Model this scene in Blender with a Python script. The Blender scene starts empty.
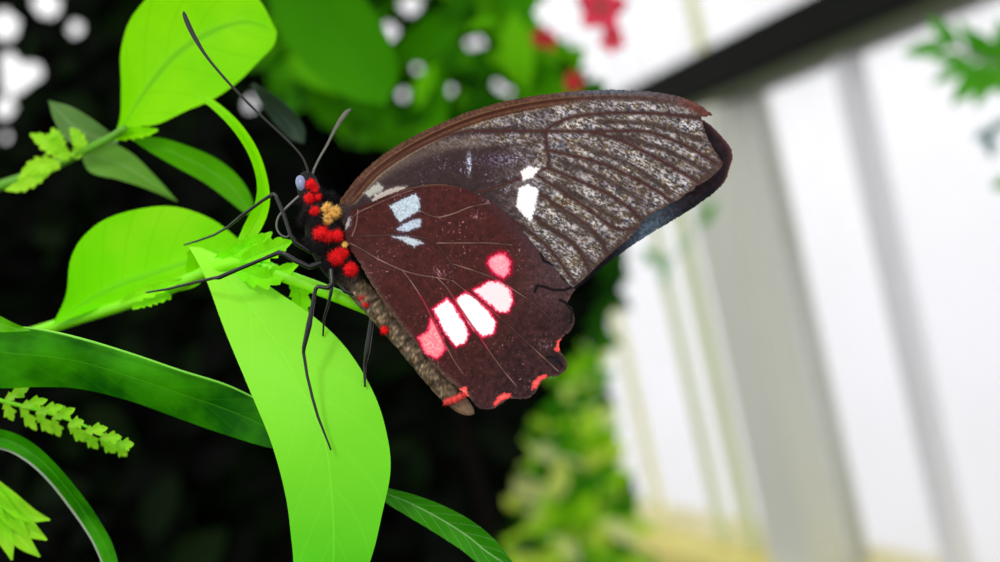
import bpy, math, random
import numpy as np
from mathutils import Vector, Matrix
random.seed(7); rng = np.random.default_rng(7)
SC = bpy.context.scene
COL = SC.collection

# ------------------------------------------------------------------ camera
FPX = 1250.0                       # focal length in photo pixels
YAW = math.radians(20.4); ROLL = math.radians(12.5)
O = Vector((0, 0, 1.5))
F = Vector((math.sin(YAW), math.cos(YAW), 0)); H = Vector((math.cos(YAW), -math.sin(YAW), 0)); Z = Vector((0, 0, 1))
R = H*math.cos(ROLL) - Z*math.sin(ROLL)
U = H*math.sin(ROLL) + Z*math.cos(ROLL)
D = 0.15                           # the butterfly is 15 cm from the lens
PX = D/FPX
def at(x, y, d):                   # a point of the place, d metres deep
    x, y, d = float(x), float(y), float(d)
    return O + (F + R*((x-500)/FPX) - U*((y-281)/FPX))*d
def near(p):                       # (x, y, millimetres behind the butterfly)
    return at(p[0], p[1], D + (p[2] if len(p) > 2 else 0)*.001)
def wall_yz(x, y, wx):
    d = F + R*((x-500)/FPX) - U*((y-281)/FPX)
    t = wx/d.x
    p = O + d*t
    return p.y, p.z
cam = bpy.data.cameras.new('camera'); co = bpy.data.objects.new('camera', cam); COL.objects.link(co)
M = Matrix((R, U, -F)).transposed().to_4x4(); M.translation = O
co.matrix_world = M
cam.sensor_width = 36; cam.lens = FPX*36/1000
cam.clip_start = .005; cam.clip_end = 200
cam.dof.use_dof = True; cam.dof.focus_distance = D; cam.dof.aperture_fstop = 45/2.9
cam.dof.aperture_blades = 0
SC.camera = co

# ------------------------------------------------------------------ materials
def lin(c):
    return tuple(((v/255)/12.92 if v/255 <= .04045 else ((v/255+.055)/1.055)**2.4) for v in c)
def new_mat(name):
    m = bpy.data.materials.new(name); m.use_nodes = True
    nt = m.node_tree; nt.nodes.clear()
    return m, nt, nt.nodes, nt.links
def mat_plain(name, c, rough=.6, noise=.15, scale=8, spec=.3, metallic=0, bump=0):
    m, nt, N, L = new_mat(name)
    o = N.new('ShaderNodeOutputMaterial'); b = N.new('ShaderNodeBsdfPrincipled')
    tc = N.new('ShaderNodeTexCoord'); no = N.new('ShaderNodeTexNoise'); no.inputs['Scale'].default_value = scale; no.inputs['Detail'].default_value = 4
    L.new(tc.outputs['Object'], no.inputs['Vector'])
    mr = N.new('ShaderNodeMapRange'); mr.inputs['To Min'].default_value = 1-noise; mr.inputs['To Max'].default_value = 1+noise
    L.new(no.outputs['Fac'], mr.inputs['Value'])
    mx = N.new('ShaderNodeVectorMath'); mx.operation = 'SCALE'; mx.inputs[0].default_value = lin(c)
    L.new(mr.outputs[0], mx.inputs['Scale']); L.new(mx.outputs[0], b.inputs['Base Color'])
    b.inputs['Roughness'].default_value = rough; b.inputs['Specular IOR Level'].default_value = spec; b.inputs['Metallic'].default_value = metallic
    if bump:
        bp = N.new('ShaderNodeBump'); bp.inputs['Strength'].default_value = bump; bp.inputs['Distance'].default_value = .0002
        L.new(no.outputs['Fac'], bp.inputs['Height']); L.new(bp.outputs[0], b.inputs['Normal'])
    L.new(b.outputs[0], o.inputs['Surface'])
    return m
def mat_attr(name, attr='Col', rough=.5, spec=.3, bump=.3, bscale=4000, trans=0):
    m, nt, N, L = new_mat(name)
    o = N.new('ShaderNodeOutputMaterial'); b = N.new('ShaderNodeBsdfPrincipled')
    a = N.new('ShaderNodeAttribute'); a.attribute_name = attr
    L.new(a.outputs['Color'], b.inputs['Base Color'])
    b.inputs['Roughness'].default_value = rough; b.inputs['Specular IOR Level'].default_value = spec
    if bump:
        tc = N.new('ShaderNodeTexCoord'); no = N.new('ShaderNodeTexNoise'); no.inputs['Scale'].default_value = bscale; no.inputs['Detail'].default_value = 2
        L.new(tc.outputs['Object'], no.inputs['Vector'])
        bp = N.new('ShaderNodeBump'); bp.inputs['Strength'].default_value = bump; bp.inputs['Distance'].default_value = .0001
        L.new(no.outputs['Fac'], bp.inputs['Height']); L.new(bp.outputs[0], b.inputs['Normal'])
    if trans:
        t = N.new('ShaderNodeBsdfTranslucent'); L.new(a.outputs['Color'], t.inputs['Color'])
        ms = N.new('ShaderNodeMixShader'); ms.inputs[0].default_value = trans
        L.new(b.outputs[0], ms.inputs[1]); L.new(t.outputs[0], ms.inputs[2]); L.new(ms.outputs[0], o.inputs['Surface'])
    else:
        L.new(b.outputs[0], o.inputs['Surface'])
    return m
def mat_leaf(name, c0, c1, vein, rough=.4, spec=.35, trans=.3, nveins=9, midw=.018, veinamt=.35, nscale=90, tr_c=None, along=0):
    """c0/c1: the two greens the blade wanders between, vein: colour of midrib and side veins (uv: u across, v along)."""
    m, nt, N, L = new_mat(name)
    def math_(op, a, b=None, clamp=False):
        n = N.new('ShaderNodeMath'); n.operation = op; n.use_clamp = clamp
        for i, v in enumerate((a, b)):
            if v is None: continue
            if isinstance(v, (int, float)): n.inputs[i].default_value = v
            else: L.new(v, n.inputs[i])
        return n.outputs[0]
    o = N.new('ShaderNodeOutputMaterial'); b = N.new('ShaderNodeBsdfPrincipled')
    uv = N.new('ShaderNodeUVMap'); uv.uv_map = 'UVMap'
    sp = N.new('ShaderNodeSeparateXYZ'); L.new(uv.outputs[0], sp.inputs[0])
    u = math_('ABSOLUTE', math_('SUBTRACT', sp.outputs[0], .5)); v = sp.outputs[1]
    mid = math_('SUBTRACT', 1, math_('DIVIDE', u, midw), True)
    fr = math_('FRACT', math_('SUBTRACT', math_('MULTIPLY', v, nveins), math_('MULTIPLY', u, 3.2)))
    sv = math_('SUBTRACT', 1, math_('DIVIDE', math_('ABSOLUTE', math_('SUBTRACT', fr, .5)), .07), True)
    fac = math_('MAXIMUM', math_('MULTIPLY', mid, min(1, veinamt*2)), math_('MULTIPLY', sv, veinamt*.55))
    tc = N.new('ShaderNodeTexCoord'); no = N.new('ShaderNodeTexNoise'); no.inputs['Scale'].default_value = nscale; no.inputs['Detail'].default_value = 5
    L.new(tc.outputs['Object'], no.inputs['Vector'])
    f0 = N.new('ShaderNodeMapRange'); f0.inputs['From Min'].default_value = .35; f0.inputs['From Max'].default_value = .65
    L.new(no.outputs['Fac'], f0.inputs['Value'])
    base = f0.outputs[0]
    if along:
        base = math_('ADD', math_('MULTIPLY', base, 1-along), math_('MULTIPLY', v, along), True)
    mx = N.new('ShaderNodeMix'); mx.data_type = 'RGBA'
    L.new(base, mx.inputs['Factor']); mx.inputs['A'].default_value = (*lin(c0), 1); mx.inputs['B'].default_value = (*lin(c1), 1)
    mv = N.new('ShaderNodeMix'); mv.data_type = 'RGBA'
    L.new(fac, mv.inputs['Factor']); L.new(mx.outputs['Result'], mv.inputs['A']); mv.inputs['B'].default_value = (*lin(vein), 1)
    L.new(mv.outputs['Result'], b.inputs['Base Color'])
    b.inputs['Roughness'].default_value = rough; b.inputs['Specular IOR Level'].default_value = spec
    n2 = N.new('ShaderNodeTexNoise'); n2.inputs['Scale'].default_value = 900; L.new(tc.outputs['Object'], n2.inputs['Vector'])
    hsum = math_('ADD', math_('MULTIPLY', n2.outputs['Fac'], .5), fac)
    bp = N.new('ShaderNodeBump'); bp.inputs['Strength'].default_value = .25; bp.inputs['Distance'].default_value = .0003
    L.new(hsum, bp.inputs['Height']); L.new(bp.outputs[0], b.inputs['Normal'])
    t = N.new('ShaderNodeBsdfTranslucent'); L.new(mv.outputs['Result'], t.inputs['Color'])
    ms = N.new('ShaderNodeMixShader'); ms.inputs[0].default_value = trans
    L.new(b.outputs[0], ms.inputs[1]); L.new(t.outputs[0], ms.inputs[2]); L.new(ms.outputs[0], o.inputs['Surface'])
    return m

# ------------------------------------------------------------------ object helpers
def link(name, verts, faces, mat, parent=None, smooth=True, uvs=None, cols=None, origin=None):
    me = bpy.data.meshes.new(name)
    og = Vector(origin) if origin is not None else Vector((0, 0, 0))
    if parent is not None and origin is None:
        og = parent.location.copy(); q = parent.parent
        while q is not None: og = og+q.location; q = q.parent
    V = np.asarray([tuple(v) for v in verts], dtype=float) - np.array(tuple(og))
    me.from_pydata(V.tolist(), [], faces)
    if uvs is not None:
        uvl = me.uv_layers.new(name='UVMap')
        li = np.empty(len(me.loops), dtype=np.int32); me.loops.foreach_get('vertex_index', li)
        uvl.data.foreach_set('uv', np.asarray(uvs, dtype=np.float32)[li].ravel())
    if cols is not None:
        ca = me.color_attributes.new('Col', 'FLOAT_COLOR', 'POINT')
        c = np.ones((len(V), 4), dtype=np.float32); c[:, :3] = cols
        ca.data.foreach_set('color', c.ravel())
    if smooth: me.polygons.foreach_set('use_smooth', [True]*len(me.polygons))
    me.materials.append(mat); me.update()
    o = bpy.data.objects.new(name, me); COL.objects.link(o)
    if parent is not None:
        o.parent = parent
    else:
        o.location = og
    return o
def empty(name, loc):
    o = bpy.data.objects.new(name, None); o.empty_display_size = .01; COL.objects.link(o); o.location = loc
    return o
def tag(o, label=None, cat=None, group=None, kind=None):
    if label: o['label'] = label
    if cat: o['category'] = cat
    if group: o['group'] = group
    if kind: o['kind'] = kind
    return o
def catmull(pts, n):
    P = np.asarray(pts, dtype=float)
    if len(P) < 2: return P
    Q = np.vstack([2*P[0]-P[1], P, 2*P[-1]-P[-2]])
    out = []
    K = 16
    for i in range(len(P)-1):
        p0, p1, p2, p3 = Q[i:i+4]
        for t in np.linspace(0, 1, K, endpoint=False):
            out.append(.5*((2*p1)+(-p0+p2)*t+(2*p0-5*p1+4*p2-p3)*t*t+(-p0+3*p1-3*p2+p3)*t**3))
    out.append(P[-1]); out = np.array(out)
    s = np.concatenate([[0], np.cumsum(np.linalg.norm(np.diff(out[:, :2], axis=0), axis=1)+1e-9)])
    tt = np.linspace(0, s[-1], n)
    return np.stack([np.interp(tt, s, out[:, k]) for k in range(out.shape[1])], axis=1)
def pad3(pts, d=0):
    return [(p[0], p[1], p[2] if len(p) > 2 else d) for p in pts]
def tube_geo(W, rad, seg=10, cap=True):
    """W world points, rad world radii"""
    W = [Vector(w) for w in W]; n = len(W); V = []; Fc = []
    prev = None
    for i in range(n):
        t = (W[min(i+1, n-1)] - W[max(i-1, 0)]).normalized()
        if prev is None:
            a = t.orthogonal().normalized()
        else:
            a = (prev - t*prev.dot(t)); a = a.normalized() if a.length > 1e-9 else t.orthogonal().normalized()
        prev = a; b = t.cross(a)
        for k in range(seg):
            th = 2*math.pi*k/seg
            V.append(W[i] + (a*math.cos(th)+b*math.sin(th))*rad[i])
    for i in range(n-1):
        for k in range(seg):
            Fc.append((i*seg+k, i*seg+(k+1) % seg, (i+1)*seg+(k+1) % seg, (i+1)*seg+k))
    if cap:
        Fc.append(tuple(range(seg-1, -1, -1))); Fc.append(tuple((n-1)*seg+k for k in range(seg)))
    return V, Fc
def tube(name, pts, rad, mat, parent=None, n=40, seg=10, d=0, origin=None, straight=False):
    """pts in photo-plane pixels + mm, rad in pixels (list along the points)"""
    P = np.array(pad3(pts, d)); r = np.array(rad if hasattr(rad, '__len__') else [rad]*len(P), dtype=float)
    A = np.column_stack([P, r])
    if straight:
        out = []
        for i in range(len(A)-1):
            for t in np.linspace(0, 1, 7, endpoint=False): out.append(A[i]*(1-t)+A[i+1]*t)
        out.append(A[-1]); A = np.array(out)
    else:
        A = catmull(A, n)
    W = [near(p[:3]) for p in A]; rr = [max(p[3], .02)*(D+p[2]*.001)/FPX for p in A]
    V, Fc = tube_geo(W, rr, seg)
    return link(name, V, Fc, mat, parent, origin=origin)
def leaf(name, ea, eb, mat, parent=None, d=0, fold=1.0, n=48, m=10, mid=None, serr=0, nser=9, ripple=.25, origin=None, thick=True):
    """leaf blade between two edge lines (base to tip), folded along the midrib by `fold` mm"""
    A = catmull(pad3(ea, d), n); B = catmull(pad3(eb, d), n)
    C = catmull(pad3(mid, d), n) if mid else (A+B)/2
    V = []; UV = []; Fc = []
    ph = random.random()*6
    for i in range(n):
        v = i/(n-1)
        if serr:
            k = (v*nser) % 1.0
            s = 1 + serr*(k-.5)*math.sin(math.pi*min(1, max(0, v)))
        else: s = 1
        for j in range(2*m+1):
            if j <= m:
                t = j/m; p = A[i]*(1-t)+C[i]*t; e = 1-t
            else:
                t = (j-m)/m; p = C[i]*(1-t)+B[i]*t; e = t
            if serr: p = C[i]+(p-C[i])*s
            q = p.copy()
            q[2] += -fold*(e**1.3)*math.sin(math.pi*min(1, v*1.0+.02)) + ripple*math.sin(v*17+ph+(0 if j <= m else 1.7))*e
            V.append(near(q)); UV.append((j/(2*m), v))
    w = 2*m+1
    for i in range(n-1):
        for j in range(w-1):
            Fc.append((i*w+j, i*w+j+1, (i+1)*w+j+1, (i+1)*w+j))
    return link(name, V, Fc, mat, parent, uvs=UV, origin=origin)
def ribbon_leaf(name, pts, width, mat, parent=None, d=0, **k):
    """leaf given by its midrib and half widths in pixels"""
    P = np.array(pad3(pts, d)); A = catmull(np.column_stack([P, np.array(width, dtype=float)]), 24)
    T = np.gradient(A[:, :2], axis=0); T /= np.linalg.norm(T, axis=1)[:, None]+1e-9
    Nn = np.column_stack([-T[:, 1], T[:, 0]])
    a = np.column_stack([A[:, :2]+Nn*A[:, 3:4], A[:, 2]]); b = np.column_stack([A[:, :2]-Nn*A[:, 3:4], A[:, 2]])
    return leaf(name, a.tolist(), b.tolist(), mat, parent, mid=A[:, :3].tolist(), **k)
def box_geo(x0, x1, y0, y1, z0, z1):
    V = [(x, y, z) for x in (x0, x1) for y in (y0, y1) for z in (z0, z1)]
    Fc = [(0, 1, 3, 2), (4, 6, 7, 5), (0, 4, 5, 1), (2, 3, 7, 6), (0, 2, 6, 4), (1, 5, 7, 3)]
    return V, Fc
def box(name, x0, x1, y0, y1, z0, z1, mat, parent=None, bevel=0):
    c = ((x0+x1)/2, (y0+y1)/2, z0)
    V, Fc = box_geo(x0, x1, y0, y1, z0, z1)
    o = link(name, V, Fc, mat, parent, smooth=False, origin=c if parent is None else None)
    if bevel:
        b = o.modifiers.new('bevel', 'BEVEL'); b.width = bevel; b.segments = 3
    return o

# ------------------------------------------------------------------ numpy painting helpers
def vnoise(x, y, s, seed):
    r = np.random.default_rng(seed); G = r.random((256, 256))
    X = x/s+100; Y = y/s+100
    i = np.floor(X).astype(int); j = np.floor(Y).astype(int); fx = X-i; fy = Y-j
    fx = fx*fx*(3-2*fx); fy = fy*fy*(3-2*fy)
    g = lambda a, b: G[a % 256, b % 256]
    return (g(i, j)*(1-fx)+g(i+1, j)*fx)*(1-fy)+(g(i, j+1)*(1-fx)+g(i+1, j+1)*fx)*fy
def inside(x, y, poly):
    c = np.zeros(x.shape, bool); n = len(poly)
    for i in range(n):
        x0, y0 = poly[i][:2]; x1, y1 = poly[(i+1) % n][:2]
        if y0 == y1: continue
        k = ((y0 > y) != (y1 > y)) & (x < (x1-x0)*(y-y0)/(y1-y0)+x0)
        c ^= k
    return c
def dist_line(x, y, pts, closed=False):
    d = np.full(x.shape, 1e9); P = list(pts)+([pts[0]] if closed else [])
    for (x0, y0), (x1, y1) in zip(P[:-1], P[1:]):
        dx, dy = x1-x0, y1-y0; L2 = dx*dx+dy*dy+1e-9
        t = np.clip(((x-x0)*dx+(y-y0)*dy)/L2, 0, 1)
        d = np.minimum(d, np.hypot(x-x0-t*dx, y-y0-t*dy))
    return d
def smooth_line(pts, n=40):
    return [tuple(p) for p in catmull(pts, n)[:, :2]]
def sdf(x, y, poly):
    d = dist_line(x, y, poly, True); return np.where(inside(x, y, poly), -d, d)
def ss(a, b, v):
    t = np.clip((v-a)/(b-a), 0, 1); return t*t*(3-2*t)
def mixc(c, col, f):
    return c*(1-f[:, None])+np.array(col, dtype=float)*f[:, None]
def to_lin(c):
    c = np.clip(c, 0, 255)/255
    return np.where(c <= .04045, c/12.92, ((c+.055)/1.055)**2.4)

def wing(name, outline, step, depth_fn, paint, mat, parent, thickness=None):
    P = np.array(outline)
    x = np.arange(P[:, 0].min()-1, P[:, 0].max()+1, step); y = np.arange(P[:, 1].min()-1, P[:, 1].max()+1, step)
    Xg, Yg = np.meshgrid(x, y, indexing='ij'); cx = Xg[:-1, :-1]+step/2; cy = Yg[:-1, :-1]+step/2
    # edge of worn scales: a slightly ragged outline
    jx = (vnoise(cx, cy, 1.7, 91)-.5)*.9; jy = (vnoise(cx, cy, 1.7, 92)-.5)*.9
    keep = inside((cx+jx).ravel(), (cy+jy).ravel(), outline).reshape(cx.shape)
    used = np.zeros(Xg.shape, bool)
    for a in (0, 1):
        for b in (0, 1):
            used[a:a+keep.shape[0], b:b+keep.shape[1]] |= keep
    idx = -np.ones(Xg.shape, int); idx[used] = np.arange(used.sum())
    vx = Xg[used]; vy = Yg[used]
    dep = D+depth_fn(vx, vy)*.001
    W = np.array(O)[None]+dep[:, None]*(np.array(F)[None]+np.array(R)[None]*((vx-500)/FPX)[:, None]-np.array(U)[None]*((vy-281)/FPX)[:, None])
    ii, jj = np.nonzero(keep)
    Fc = np.stack([idx[ii, jj], idx[ii, jj+1], idx[ii+1, jj+1], idx[ii+1, jj]], axis=1).tolist()
    return link(name, W, Fc, mat, parent, cols=to_lin(paint(vx, vy)))
def fuzz(name, blobs, mat, parent, count, length, width, seed=1, toward=1.0, droop=(0, 0), heart=.66):
    """tuft of pointed hairs; blobs = [(x, y, mm, radius px)]"""
    r = random.Random(seed); V = []; Fc = []
    tot = sum(b[3]**2 for b in blobs)
    for (bx, by, bd, br) in blobs:
        c = near((bx, by, bd)); s = PX
        # solid heart of the tuft
        base = len(V); nu, nv = 12, 8
        for a in range(nv+1):
            for b_ in range(nu):
                th = math.pi*a/nv; ph = 2*math.pi*b_/nu
                k = br*heart*(1+.14*math.sin(3*ph+a))
                V.append(c+(R*math.sin(th)*math.cos(ph)+U*math.sin(th)*math.sin(ph)+F*math.cos(th)*.7)*k*s)
        for a in range(nv):
            for b_ in range(nu):
                Fc.append((base+a*nu+b_, base+a*nu+(b_+1) % nu, base+(a+1)*nu+(b_+1) % nu, base+(a+1)*nu+b_))
        for _ in range(int(count*br*br/tot)):
            while True:
                v = Vector((r.uniform(-1, 1), r.uniform(-1, 1), r.uniform(-1, 1)))
                if .1 < v.length < 1: v.normalize(); break
            dr = R*v.x+U*v.y+F*(v.z*.8-.15*toward)
            p0 = c+dr*br*.55*s; tip = p0+(dr+R*(droop[0]+r.uniform(-.35, .35))+U*(droop[1]+r.uniform(-.35, .35)))*length*s*r.uniform(.6, 1.2)
            t = (tip-p0).normalized(); a = t.orthogonal().normalized(); b = t.cross(a); q = len(V); w = width*s
            V += [p0+a*w, p0-a*w*.5+b*w*.87, p0-a*w*.5-b*w*.87, tip]
            Fc += [(q, q+1, q+3), (q+1, q+2, q+3), (q+2, q, q+3)]
    return link(name, V, Fc, mat, parent)

# ------------------------------------------------------------------ BUTTERFLY
bf = empty('butterfly', near((331, 452, 1)))
tag(bf, 'dark brown butterfly with closed wings and pink spots perched on bright green leaf', 'butterfly')
m_wing = mat_attr('wing_scales', rough=.5, spec=.09, bump=.35, bscale=5000)
m_black = mat_plain('black_cuticle', (24, 22, 24), rough=.35, noise=.3, scale=900, spec=.5)
m_leg = mat_plain('leg_cuticle', (12, 12, 14), rough=.3, noise=.35, scale=900, spec=.45)
m_red = mat_plain('red_hair', (235, 18, 24), rough=.6, noise=.3, scale=1500, spec=.2)
m_gold = mat_plain('gold_hair', (246, 190, 92), rough=.3, noise=.75, scale=1800, spec=.5)
m_fur = mat_plain('black_hair', (30, 27, 28), rough=.7, noise=.6, scale=1500, spec=.1)
m_eye = mat_plain('eye_surface', (120, 130, 165), rough=.18, noise=.2, scale=700, spec=.8)
m_ant = mat_plain('antenna_surface', (32, 31, 25), rough=.5, noise=.3, scale=1500, spec=.3)

# body: one lofted surface head > thorax > abdomen
spine = [(304, 172, 0, 3), (306, 178, 0, 9), (308, 187, 0, 11.5), (311, 198, 0, 11), (314, 207, 0, 12.5), (320, 220, 0, 17), (326, 236, 0, 20), (333, 252, 0, 20), (341, 267, 0, 17.5),
         (353, 283, 0, 12), (371, 303, 0, 11.5), (392, 325, 0, 12), (412, 348, 0, 12), (428, 368, 0, 11.5), (441, 384, 0, 11), (453, 397, 0, 10), (464, 407, 0, 8), (471, 412, 0, 4.5), (474, 414, 0, .6)]
S = catmull([(a, b, c+1.6, r_) for a, b, c, r_ in spine], 150)
W = [near(p[:3]) for p in S]; rr = []
arc = 0; body_cols = []
for i, p in enumerate(S):
    seg = 1.0
    if p[1] > 285:
        seg = 1 - .06*max(0, math.cos(2*math.pi*(p[1]-285)/19.0))**6
    rr.append(p[3]*PX*seg)
V, Fc = tube_geo(W, rr, 28)
Vn = np.array([tuple(v) for v in V])
sx = np.repeat(S[:, 0], 28); sy = np.repeat(S[:, 1], 28)
ab = ss(268, 292, sy)
g = np.tile(np.arange(28)*1.0, len(S))
nz = vnoise(g*3+sx, sy, 2.0, 5)*.6+vnoise(sx+g, sy*2, 4, 6)*.4
c = np.tile(np.array([[26., 22, 23]]), (len(V), 1)) + (nz[:, None]-.5)*30
nz2 = vnoise(g*1.3, (sx+sy)*.7, 1.6, 15)
cab = np.array([[82., 68, 52]])+(nz[:, None]-.5)*100+np.clip(nz2-.6, 0, 1)[:, None]*np.array([[230., 200, 150]])
groove = np.maximum(0, np.cos(2*np.pi*(sy-285)/19.0))**8
cab = cab*(1-.3*groove[:, None])
c = c*(1-ab[:, None])+cab*ab[:, None]
tip = ss(398, 408, sy)
c = c*(1-tip[:, None])+np.array([[140., 112, 88]])*tip[:, None]*(.8+.4*nz[:, None])
m_body = mat_attr('body_scales', rough=.6, spec=.12, bump=.8, bscale=3500)
body = link('body', V, Fc, m_body, bf, cols=to_lin(c))

# head details
def ellipsoid(name, c, ax, mat, parent, nu=20, nv=14):
    V = []; Fc = []
    for a in range(nv+1):
        for b in range(nu):
            th = math.pi*a/nv; ph = 2*math.pi*b/nu
            V.append(c+ax[0]*math.sin(th)*math.cos(ph)+ax[1]*math.sin(th)*math.sin(ph)+ax[2]*math.cos(th))
    for a in range(nv):
        for b in range(nu): Fc.append((a*nu+b, a*nu+(b+1) % nu, (a+1)*nu+(b+1) % nu, (a+1)*nu+b))
    return link(name, V, Fc, mat, parent)
ra = R*math.cos(.3)+U*math.sin(.3); ub = U*math.cos(.3)-R*math.sin(.3)
e1 = ellipsoid('eye', near((301.5, 183.5, .75)), (ra*5.8*PX, ub*8.6*PX, F*6*PX), m_eye, body); e1['label'] = 'pale blue grey eye'
e2 = ellipsoid('eye', near((301.5, 183.5, 2.5)), (ra*5.2*PX, ub*8.2*PX, F*6*PX), m_eye, body)
tube('antenna', [(308.5, 175, 1), (306, 165, 1), (300, 154, 1), (285, 138, 1), (255, 110, .5), (228, 82, .2), (207, 57, 0), (195, 38, 0), (188, 24, 0), (184.5, 15, 0), (183.5, 11.5, 0)],
     [1.3, 1.1, 1.0, 1.15, 1.2, 1.3, 1.5, 2.3, 2.6, 2.1, .8], m_ant, bf, n=90)
m_ant2 = mat_plain('antenna_pale', (100, 97, 88), rough=.5, noise=.3, scale=1500)
tube('antenna', [(312, 175, 1.8), (315, 167, 3), (320, 157, 4), (327, 145, 6), (333, 133, 7.5), (340, 121, 9), (346, 113, 10), (350.5, 109, 10.5)],
     [1.3, 1.1, 1.1, 1.2, 1.4, 2.0, 2.1, .8], m_ant2, bf, n=70)
tube('proboscis', [(299, 196, .6), (288, 206, .4), (279, 216, .3), (276.5, 226, .3), (280, 234, .3), (287, 237, .4), (290, 231, .5), (287, 224, .5)], [1.3, 1.2, 1.1, 1.0, .9, .8, .7, .4], mat_plain('proboscis_surface', (92, 92, 90), rough=.35, spec=.6), body, n=60)

# legs (femur, tibia, tarsus with joints)
def leg(pts, rad, mat=m_leg):
    return tube('leg', pts, rad, mat, bf, straight=True, seg=9)
leg([(312, 252, .2), (296, 243, -.4), (291, 236, -.6), (284, 215, -.6), (275.5, 195.5, -.6), (273, 194, -.5), (262, 201, .2), (240, 217, 2), (228, 227, 4), (214, 235, 7), (200, 240, 9), (184, 245, 11)],
    [2.4, 2.6, 2.2, 1.9, 1.7, 2.0, 1.6, 1.7, 1.4, 1.2, 1.1, .8])
leg([(322, 262, -.6), (310, 267, -1), (296, 261, -1.2), (284, 253.5, -1.2), (279, 252.5, -1), (262, 259.5, -.5), (240, 268.5, .5), (219, 277.5, 1.5), (214, 278, 2), (190, 283.5, 4), (168, 289, 6), (146, 292.5, 8)],
    [3, 3, 2.6, 2.1, 2.5, 1.9, 2.1, 2.3, 1.6, 1.5, 1.3, .9])
leg([(331, 268, -1.2), (332, 283, -1.6), (328, 288, -1.7), (318, 286.5, -1.7), (315.5, 289, -1.7), (312, 308, -1.6), (309, 325, -1.4), (304, 347, -1.1), (303.5, 352, -1), (307, 375, -.9), (312.5, 398, -.9), (318, 417, -.8), (331, 450, -.7)],
    [2.6, 2.6, 2.2, 1.9, 2.0, 2.2, 3.1, 2.2, 1.7, 1.5, 1.5, 1.4, .9])
leg([(338, 280, .8), (345, 291, .6), (362, 296.5, .8), (372, 301, 1.4), (374, 306, 1.6), (371.5, 322, 1.8), (367, 352, 2.2), (364.5, 366, 2.5), (365, 387, 2.6)],
    [2.6, 2.6, 2.2, 1.8, 2.0, 2.6, 3.0, 1.7, 1.1])
leg([(334, 270, 2.8), (331, 292, 3), (328, 305, 3.4), (324, 318, 4), (323, 336, 5)], [2, 1.8, 1.5, 1.2, .9])

# hair tufts
def tuft(name, blobs, mat, n, l, w, seed, **k): return fuzz(name, blobs, mat, body, int(n*2.6), l*.85, w*.72, seed, **k)
tuft('red_tuft', [(311, 184.5, .05, 6.2), (315, 189, .1, 4)], m_red, 160, 4.5, .5, 1)
tuft('red_tuft', [(309.5, 198.5, .05, 6), (318, 197, .2, 3.4)], m_red, 150, 4.5, .5, 2)
tuft('red_tuft', [(315, 211.5, -.1, 5.6)], m_red, 120, 4.5, .5, 3)
tuft('red_tuft', [(321, 234, -.9, 9.5), (328, 237, -.9, 7.5), (337.5, 236, -.9, 7)], m_red, 340, 5.5, .55, 4)
tuft('red_tuft', [(336.5, 257.5, -.8, 10), (343, 253, -.8, 6)], m_red, 260, 5.5, .55, 5)
tuft('red_tuft', [(351, 269.5, -.4, 8.5)], m_red, 200, 5, .55, 6)
tuft('red_tuft', [(362, 297, .5, 3.8), (366, 304, .5, 3.6)], m_red, 90, 4, .45, 7)
tuft('red_tuft', [(385, 330, .4, 4.4)], m_red, 80, 4, .45, 8)
tuft('gold_tuft', [(327, 208, -.4, 4.5), (335, 212, -.6, 5.5), (328, 219, -.7, 4.5)], m_gold, 240, 6, .7, 9, heart=.4)
tuft('gold_tuft', [(345, 245, -1, 3)], m_gold, 60, 3, .45, 10)
m_coral = mat_plain('coral_hair', (240, 84, 76), rough=.6, noise=.3, scale=1500, spec=.2)
tuft('coral_tuft', [(446, 402.5, .5, 3), (450, 401, .1, 4), (455, 399.5, -.1, 4.2), (460, 397, -.2, 4), (465, 394, -.2, 3.2)], m_coral, 180, 4, .45, 12)
tuft('thorax_hair', [(318, 224, -.1, 11), (309, 213, .4, 8), (324, 243, -.3, 14), (331, 262, -.1, 12), (312, 240, .6, 9), (318, 196, 1.6, 9), (330, 199, 2.2, 9), (339, 205, 2.4, 7), (303, 202, 1.2, 6), (304, 220, 1.2, 7), (308, 176, 1.6, 6), (345, 276, .8, 9)], m_fur, 1700, 9, .5, 11, droop=(.1, -.25))

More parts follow.
